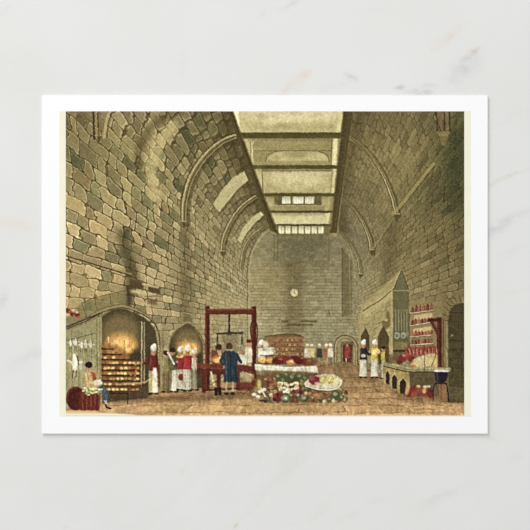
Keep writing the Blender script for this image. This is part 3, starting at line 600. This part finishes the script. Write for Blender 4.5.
# ---- stone counter with arched fronts, joints of meat, cauldron
poly([(383, 364), (404, 371), (448, 371), (449, 396), (405, 396), (383, 382)], (96, 84, 58), 1, .5)
poly([(383, 366), (409, 371), (409, 394), (400, 393), (383, 382)], (164, 142, 84), 1, .5)
for a, b, t, bo in ((385.6, 389, 370.5, 383), (391.8, 396.4, 374, 388), (399.6, 405.6, 378, 393)):
    poly([(a, bo), (a, t + 3), ((a + b) / 2, t), (b, t + 3.4), (b, bo + 1)], (58, 46, 32), 1, .35); line([(a - .8, bo), (a - .8, t + 3), ((a + b) / 2, t - 1), (b + .8, t + 3.4)], .7, (196, 176, 112), .7)
poly([(383, 362.5), (388, 361), (412, 366), (450, 367), (450, 371.5), (408, 371.5), (383, 365.5)], (138, 130, 92), 1, .4)
line([(383, 365.8), (407, 371.6), (449, 371.6)], .9, (64, 54, 38), .9); line([(385, 362.6), (408, 367.6), (448, 368.2)], .7, (186, 178, 136), .7)
poly([(384, 357), (396, 351), (398, 362), (386, 364)], (96, 78, 54), .7, .8)
for cx, cy, rx, ry, c in ((402, 358, 4.5, 3.6, (134, 40, 38)), (408, 356, 5, 3, (154, 52, 46)), (399, 362, 3, 2.2, (112, 32, 32)), (412, 359, 4, 3, (130, 38, 36)), (404, 355, 2.4, 1.2, (196, 104, 88))): ell(cx, cy, rx, ry, c, .95, .5)
poly([(404, 347), (436, 345), (436, 354), (420, 356), (404, 354)], (150, 62, 52), .85, .7, .3)
for q in range(24): line([(406 + q * 1.3, 348 + rng.random() * 2), (406 + q * 1.3 + rng.random(), 353 + rng.random() * 2)], .8, [(176, 84, 70), (110, 34, 32), (206, 150, 120)][q % 3], .75)
poly(cr([(410, 365), (413, 359), (420, 356), (434, 353), (436, 362), (428, 366), (416, 367), (410, 365)]), (196, 182, 134), .95, .6); line([(424, 345), (424, 374)], .9, (92, 76, 50), .7)
poly([(427, 356), (437, 354), (437, 368), (430, 367)], (190, 172, 104), .8, .7); line([(431, 366), (436, 353)], .7, (92, 76, 50), .8)
ell(413, 366, 3, 1.5, (190, 112, 62), .95, .3)
poly([(410, 373), (433, 373), (433, 392), (410, 394)], (94, 84, 58), .9, .6)
for cx, cy, rx, ry, c, ro in ((411, 391, 3, 7, (132, 44, 38), .6), (415, 392, 3, 7, (156, 64, 50), .7), (407, 390, 1.8, 5, (176, 138, 88), .3), (424, 391, 4, 5, (150, 60, 46), 0), (430, 393, 3.4, 4.6, (112, 36, 40), 0), (424, 390, 1.8, 3.4, (214, 150, 86), .2), (418, 386, 2, 1.6, (214, 172, 104), 0)):
    ell(cx, cy, rx, ry, c, .97, .4, ro)
ell(426, 386, 4, 1.2, (222, 214, 184), .85, .4)
poly([(439, 380), (446, 380), (446, 400), (438, 400)], (140, 108, 72), .85, .6); line([(440.5, 383), (440.5, 398)], 1.6, (152, 60, 40), .8, .5)
ell(440.5, 370.6, 8, 1.8, (176, 174, 156), 1, .3); ell(440.5, 370.8, 6, 1, (214, 212, 198), .9, .3)
poly([(433.6, 371.6), (447.6, 371.6), (446, 380), (443, 382.4), (438, 382.4), (435, 380)], (38, 38, 46), 1, .3); line([(436.5, 373), (437.6, 380)], 1, (84, 86, 98), .7)
line(cr([(436, 382), (433, 387), (432.6, 400)]), 1.1, (34, 30, 30), 1); line(cr([(444.6, 382), (447, 388), (448, 401)]), 1.1, (34, 30, 30), 1); line([(434.5, 383), (446.5, 383)], 1, (34, 30, 30), .9)

# ---- aquatint grain, slightly soft printing, warm lower edge of the plate
wa = fbm(PX * .42, PY * .42, 131, 3) * 2.6; wb = fbm(PX * .42 + 17, PY * .42 + 5, 137, 3) * 2.6
C = C[np.clip(GY + wb * K * .45, 0, H - 1).astype(int), np.clip(GX + wa * K * .45, 0, W - 1).astype(int)]
brush = fbm(PX * .34, PY * .20, 151, 3) + .8 * fbm(PX * .9, PY * .8, 157, 2)
lower = np.clip((PY - 330) / 20, 0, 1)
C *= (1 + (.10 + .24 * lower) * brush)[..., None]
gl = C @ np.array([.35, .5, .15], np.float32); gl = gl[..., None]; dev = C - gl
mag = np.abs(dev - np.array([10, 2, -21], np.float32) * gl / 140).max(-1, keepdims=True)
soft_ = np.where(mag > 14, (14 + (mag - 14) * .60) / np.maximum(mag, 1e-3), 1.0)
ref = np.array([10, 2, -21], np.float32) * gl / 140
C = gl + ref + (dev - ref) * soft_
C *= np.array([1.0, .995, .985], np.float32)
C *= (1 + 0.16 * fbm(PX * .55, PY * .55, 101, 3) + 0.05 * fbm(PX * .05, PY * .05, 111, 2))[..., None]
C += (rng.normal(0, 13.0, (H, W, 1))).astype(np.float32)
K2 = 2
C = C[:H // K2 * K2, :W // K2 * K2].reshape(H // K2, K2, W // K2, K2, 3).mean((1, 3))
P = np.pad(C, ((1, 1), (1, 1), (0, 0)), 'edge')
C = .80 * P[1:-1, 1:-1] + .05 * (P[:-2, 1:-1] + P[2:, 1:-1] + P[1:-1, :-2] + P[1:-1, 2:])
Hh, Ww = C.shape[:2]
def boxb(a, n):                   # box average used for the crisp bite of the etched plate
    p = np.pad(a, ((n, n), (n, n), (0, 0)), 'edge'); q = 0
    for i in range(2 * n + 1): q = q + p[i:i + Hh]
    z = 0
    for i in range(2 * n + 1): z = z + q[:, i:i + Ww]
    return z / (2 * n + 1) ** 2
lum = C.mean(-1, keepdims=True)
C = C + 0.5 * (lum - boxb(lum, 2)) + 0.20 * (lum - boxb(lum, 9))
C = 122 + (C - 122) * 1.13
yy, xx = np.mgrid[0:Hh, 0:Ww]; px_ = X0 + (xx + .5) / 2; py_ = Y0 + (yy + .5) / 2
fade = np.clip((py_ - (409.6 + np.clip((px_ - 80) / 60, 0, 1) * 4.6)) / 1.2, 0, 1)[..., None]
tan = np.clip(1 - (px_ - 95) / 60, 0, 1)[..., None] * np.array([222, 190, 128], np.float32) + np.clip((px_ - 95) / 60, 0, 1)[..., None] * np.array([232, 222, 186], np.float32)
far = np.clip((py_ - 411.6) / 3, 0, 1)[..., None]
tan = tan * (1 - far) + np.array([244, 240, 222], np.float32) * far
C = C * (1 - fade) + tan * fade
TONE_GAIN = np.array([1.0, 1.0, 1.0], np.float32)
C = np.clip(C * TONE_GAIN, 4, 250)

# ------------------------------------------------------------------ scene helpers
scene = bpy.context.scene
col = bpy.context.collection
def nt(name):
    m = bpy.data.materials.new(name); m.use_nodes = True
    t = m.node_tree; b = t.nodes['Principled BSDF']; return m, t, b
def obj(name, me, mat, parent=None, loc=(0, 0, 0)):
    o = bpy.data.objects.new(name, me); col.objects.link(o)
    if mat: me.materials.append(mat)
    o.location = loc; o.parent = parent; return o
def slab(name, x0, x1, y0, y1, z0, z1, bevel, seg=3):
    bm = bmesh.new(); bmesh.ops.create_cube(bm, size=1.0)
    for v in bm.verts: v.co = ((x0 + x1) / 2 + v.co.x * (x1 - x0), (y0 + y1) / 2 + v.co.y * (y1 - y0), (z0 + z1) / 2 + v.co.z * (z1 - z0))
    bmesh.ops.bevel(bm, geom=bm.edges[:], offset=bevel, segments=seg, affect='EDGES', profile=.5)
    me = bpy.data.meshes.new(name); bm.to_mesh(me); bm.free(); return me

# ------------------------------------------------------------------ marble countertop
m_marble, t, b = nt('honed_white_marble')
N = t.nodes.new; L = t.links.new
tc = N('ShaderNodeTexCoord')
def math_(op, a, b_=None, c=None, clamp=False):
    n = N('ShaderNodeMath'); n.operation = op; n.use_clamp = clamp
    for i, v in enumerate((a, b_, c)):
        if v is None: continue
        if isinstance(v, (int, float)): n.inputs[i].default_value = v
        else: L(v, n.inputs[i])
    return n.outputs[0]
def noise(scale, detail=4, rough=.55, vec=None, dist=0.0):
    n = N('ShaderNodeTexNoise'); n.inputs['Scale'].default_value = scale; n.inputs['Detail'].default_value = detail
    n.inputs['Roughness'].default_value = rough; n.inputs['Distortion'].default_value = dist
    L(vec or tc.outputs['Object'], n.inputs['Vector']); return n.outputs[0]
def cmix(a, b_, f):
    n = N('ShaderNodeMix'); n.data_type = 'RGBA'
    for i, v in ((6, a), (7, b_)):
        if isinstance(v, tuple): n.inputs[i].default_value = (*v, 1)
        else: L(v, n.inputs[i])
    L(f, n.inputs[0]); return n.outputs[2]
def S(r, g, b_): return tuple(float(v) for v in lin((r, g, b_)) / GAIN)
cloud = math_('MULTIPLY_ADD', noise(28, 3), 2.2, -.6, True)
base = cmix(S(224, 224, 222), S(219, 219, 216), cloud)
fine = math_('MULTIPLY_ADD', noise(900, 3, .6), 1.6, -.3, True)
base = cmix(base, S(229, 229, 227), math_('MULTIPLY', fine, .35))
# general faint veining for the rest of the slab
vn = noise(9, 6, .6, dist=1.2)
ridge = math_('SUBTRACT', 1.0, math_('MULTIPLY', math_('ABSOLUTE', math_('SUBTRACT', vn, .5)), 26.0), clamp=True)
ridge = math_('MULTIPLY', ridge, math_('MULTIPLY_ADD', noise(6, 2), 2.4, -1.25, True))
base = cmix(base, S(196, 194, 190), math_('MULTIPLY', ridge, .45))
# individual veins: centre, half length, half width, angle, colour, strength
veins = [(474, 50, 5, 2.2, 20, (216, 186, 152), .8), (469, 56, 9, 2.6, 38, (186, 184, 180), .55), (466, 66, 17, 9, 40, (200, 200, 200), .55), (456, 76, 10, 5, 55, (206, 206, 208), .45),
         (447, 38, 20, 3.5, 38, (222, 208, 194), .55), (302, 74, 9, 3.5, 25, (224, 202, 182), .7), (286, 90, 8, 3, 45, (224, 204, 188), .6), (297, 84, 12, 5, 40, (222, 214, 206), .4), (352, 77, 6, 2.6, -25, (186, 184, 186), .7),
         (338, 84, 16, 3, 20, (212, 210, 210), .4), (400, 88, 6, 2.4, -10, (178, 178, 182), .6), (420, 93, 11, 3.5, 5, (176, 176, 180), .6), (428, 85, 8, 2, 8, (198, 198, 200), .5), (290, 5, 16, 3, 30, (206, 206, 206), .55), (262, 14, 6, 3, 40, (212, 212, 212), .5),
         (372, 11, 14, 2.5, 5, (214, 214, 214), .3), (183, 62, 12, 5, 75, (215, 216, 217), .4), (92, 76, 4, 2, 35, (214, 214, 214), .4), (5, 10, 6, 3, 30, (208, 209, 210), .4),
         (14, 224, 22, 4, -10, (228, 212, 200), .6), (2, 300, 10, 5, 65, (206, 207, 210), .6), (30, 356, 16, 5, 22, (205, 207, 208), .5), (10, 370, 14, 5, 5, (215, 216, 218), .4),
         (505, 178, 28, 2.4, 22, (214, 206, 198), .6), (500, 228, 18, 5, 35, (198, 198, 202), .65), (520, 215, 16, 4, 25, (206, 206, 208), .5), (512, 250, 14, 4, 30, (212, 212, 212), .4), (512, 292, 22, 3, 12, (224, 216, 206), .4), (508, 120, 20, 3, 30, (216, 214, 212), .35),
         (490, 438, 12, 2.4, -25, (216, 210, 196), .5), (440, 498, 24, 5, 20, (206, 205, 203), .5), (350, 516, 12, 4, 25, (212, 210, 206), .4), (295, 466, 14, 4, 40, (213, 212, 210), .4), (375, 500, 10, 4, 15, (212, 212, 212), .35), (515, 458, 8, 4, 30, (210, 210, 210), .35), (184, 472, 7, 3, 50, (216, 206, 190), .35), (236, 526, 3, 2.4, 60, (190, 180, 140), .6),
         (64, 527, 3, 2, 0, (200, 194, 180), .5), (300, 462, 10, 3, 45, (212, 212, 210), .3)]
wn = N('ShaderNodeTexNoise'); wn.inputs['Scale'].default_value = 130; wn.inputs['Detail'].default_value = 4; L(tc.outputs['Object'], wn.inputs['Vector'])
wv = N('ShaderNodeVectorMath'); wv.operation = 'MULTIPLY_ADD'; L(wn.outputs['Color'], wv.inputs[0]); wv.inputs[1].default_value = (.0042,) * 3
ofs = N('ShaderNodeVectorMath'); ofs.operation = 'ADD'; L(tc.outputs['Object'], ofs.inputs[0]); ofs.inputs[1].default_value = (-.0021,) * 3
L(ofs.outputs[0], wv.inputs[2])
break_up = math_('MULTIPLY_ADD', noise(330, 4, .65), 2.6, -.75, True)
for (vx, vy, a, w, ang, cc, st) in veins:
    mp = N('ShaderNodeMapping'); mp.vector_type = 'TEXTURE'
    mp.inputs['Location'].default_value = (wx(vx), wy(vy), 0); mp.inputs['Rotation'].default_value = (0, 0, math.radians(ang))
    mp.inputs['Scale'].default_value = (a * MM / 1000, w * MM / 1000, 1)
    L(wv.outputs[0], mp.inputs['Vector'])
    fl = N('ShaderNodeVectorMath'); fl.operation = 'MULTIPLY'; L(mp.outputs[0], fl.inputs[0]); fl.inputs[1].default_value = (1, 1, 0)
    ln = N('ShaderNodeVectorMath'); ln.operation = 'LENGTH'; L(fl.outputs[0], ln.inputs[0])
    g = math_('EXPONENT', math_('MULTIPLY', math_('POWER', ln.outputs['Value'], 2.0), -1.0))
    g = math_('MULTIPLY', math_('MULTIPLY', g, break_up), min(st * 1.45, 1.0))
    base = cmix(base, S(*cc), g)
L(base, b.inputs['Base Color']); b.inputs['Roughness'].default_value = .55; b.inputs['Specular IOR Level'].default_value = .25
bp = N('ShaderNodeBump'); bp.inputs['Strength'].default_value = .10; bp.inputs['Distance'].default_value = .0002
L(noise(700, 4, .6), bp.inputs['Height']); L(bp.outputs[0], b.inputs['Normal'])
ct = obj('marble_countertop', slab('marble_countertop', -.6, .6, -.42, .42, -.02, 0, .003), m_marble)
ct['label'] = 'honed white marble countertop with faint grey and peach veins under the postcard'
ct['category'] = 'countertop'

# ------------------------------------------------------------------ postcard
card = bpy.data.objects.new('postcard', None); col.objects.link(card)
card.empty_display_size = .02
card['label'] = 'white bordered landscape postcard printed with a vaulted stone kitchen, lying on the marble countertop'
card['category'] = 'postcard'
m_card, t, b = nt('matte_white_card'); N = t.nodes.new; L = t.links.new
tc = N('ShaderNodeTexCoord')
f = math_('MULTIPLY_ADD', noise(1500, 2), 1.2, -.1, True)
L(cmix(S(247, 247, 247), S(244, 244, 245), f), b.inputs['Base Color']); b.inputs['Roughness'].default_value = .6; b.inputs['Specular IOR Level'].default_value = .2
TH = .0006
obj('card_stock', slab('card_stock', wx(42.1), wx(487.5), wy(433.5), wy(95.8), 0.00002, TH, .00006, 2), m_card, card)['label'] = 'plain white card with wide border'

def sheet(name, x0, x1, y0, y1, z0, z1):
    """thin film of ink with real thickness"""
    bm = bmesh.new(); bmesh.ops.create_cube(bm, size=1.0)
    for v in bm.verts: v.co = ((x0 + x1) / 2 + v.co.x * (x1 - x0), (y0 + y1) / 2 + v.co.y * (y1 - y0), (z0 + z1) / 2 + v.co.z * (z1 - z0))
    me = bpy.data.meshes.new(name); bm.to_mesh(me); bm.free(); return me
m_cream, t, b = nt('cream_plate_margin'); N = t.nodes.new; L = t.links.new
tc = N('ShaderNodeTexCoord')
f = math_('MULTIPLY_ADD', noise(260, 3), 1.8, -.4, True)
L(cmix(S(240, 237, 219), S(234, 231, 208), f), b.inputs['Base Color']); b.inputs['Roughness'].default_value = .6; b.inputs['Specular IOR Level'].default_value = .2
obj('print_margin', sheet('print_margin', wx(59.6), wx(470.6), wy(416.4), wy(111.3), TH - .00001, TH + .000012), m_cream, card)['label'] = 'narrow cream margin around the printed picture'

# printed picture: a fine grid whose points carry the ink colours
zt = TH + .000026
vx_ = np.linspace(wx(X0), wx(X1), Ww); vy_ = np.linspace(wy(Y0), wy(Y1), Hh)
co = np.zeros((Hh * Ww + 4, 3), np.float32)
co[:Hh * Ww, 0] = np.tile(vx_, Hh); co[:Hh * Ww, 1] = np.repeat(vy_, Ww); co[:Hh * Ww, 2] = zt
c4 = [0, Ww - 1, Hh * Ww - 1, (Hh - 1) * Ww]
for i, q in enumerate(c4): co[Hh * Ww + i] = co[q]; co[Hh * Ww + i, 2] = TH - .000005
ii, jj_ = np.mgrid[0:Hh - 1, 0:Ww - 1]
a_ = (ii * Ww + jj_).ravel()
quads = np.stack([a_, a_ + Ww, a_ + Ww + 1, a_ + 1], 1)
nq = len(quads); base_i = Hh * Ww
rim = [list(range(0, Ww))[::1] + [base_i + 1, base_i], [r * Ww + Ww - 1 for r in range(Hh)] + [base_i + 2, base_i + 1],
       [(Hh - 1) * Ww + c for c in range(Ww - 1, -1, -1)] + [base_i + 3, base_i + 2], [r * Ww for r in range(Hh - 1, -1, -1)] + [base_i, base_i + 3], [base_i, base_i + 1, base_i + 2, base_i + 3]]
loops = np.concatenate([quads.ravel()] + [np.array(r) for r in rim]).astype(np.int32)
starts = list(np.arange(nq) * 4); s0 = nq * 4
for r in rim: starts.append(s0); s0 += len(r)
me = bpy.data.meshes.new('printed_picture')
me.vertices.add(len(co)); me.vertices.foreach_set('co', co.ravel())
me.loops.add(len(loops)); me.loops.foreach_set('vertex_index', loops)
me.polygons.add(len(starts)); me.polygons.foreach_set('loop_start', np.array(starts, np.int32))
me.update(calc_edges=True)
at = me.color_attributes.new('ink', 'FLOAT_COLOR', 'POINT')
rgba = np.ones((len(co), 4), np.float32)
rgba[:Hh * Ww, :3] = lin(C.reshape(-1, 3)) / GAIN
rgba[Hh * Ww:, :3] = rgba[c4, :3]
at.data.foreach_set('color', rgba.ravel())
m_ink, t, b = nt('printed_ink'); N = t.nodes.new; L = t.links.new
an = N('ShaderNodeAttribute'); an.attribute_name = 'ink'
L(an.outputs['Color'], b.inputs['Base Color']); b.inputs['Roughness'].default_value = .6; b.inputs['Specular IOR Level'].default_value = .12
obj('printed_picture', me, m_ink, card)['label'] = 'printed picture of a vaulted stone kitchen with cooks and copper pans'

# ------------------------------------------------------------------ light: broad window light from the upper left, even room light
w = bpy.data.worlds.new('room_light'); scene.world = w; w.use_nodes = True
w.node_tree.nodes['Background'].inputs[0].default_value = (1, 1, 1, 1)
w.node_tree.nodes['Background'].inputs[1].default_value = .77
def area(name, loc, size, power, target=(0, 0, 0)):
    l = bpy.data.lights.new(name, 'AREA'); l.shape = 'RECTANGLE'; l.size, l.size_y = size; l.energy = power
    o = bpy.data.objects.new(name, l); col.objects.link(o); o.location = loc
    from mathutils import Vector
    o.rotation_euler = (Vector(target) - Vector(loc)).to_track_quat('-Z', 'Y').to_euler(); return o
area('window_light', (-.78, 1.15, .64), (.75, .75), 20.9)

cam = bpy.data.cameras.new('camera'); co_ = bpy.data.objects.new('camera', cam); col.objects.link(co_)
D = .60; co_.location = (0, 0, D)
cam.sensor_width = 36; cam.lens = 36 * D / (530 * MM / 1000); cam.clip_start = .01; cam.clip_end = 20
scene.camera = co_
vs = scene.view_settings
vs.view_transform = 'Standard'; vs.look = 'None'; vs.exposure = 0; vs.gamma = 1; vs.use_curve_mapping = False
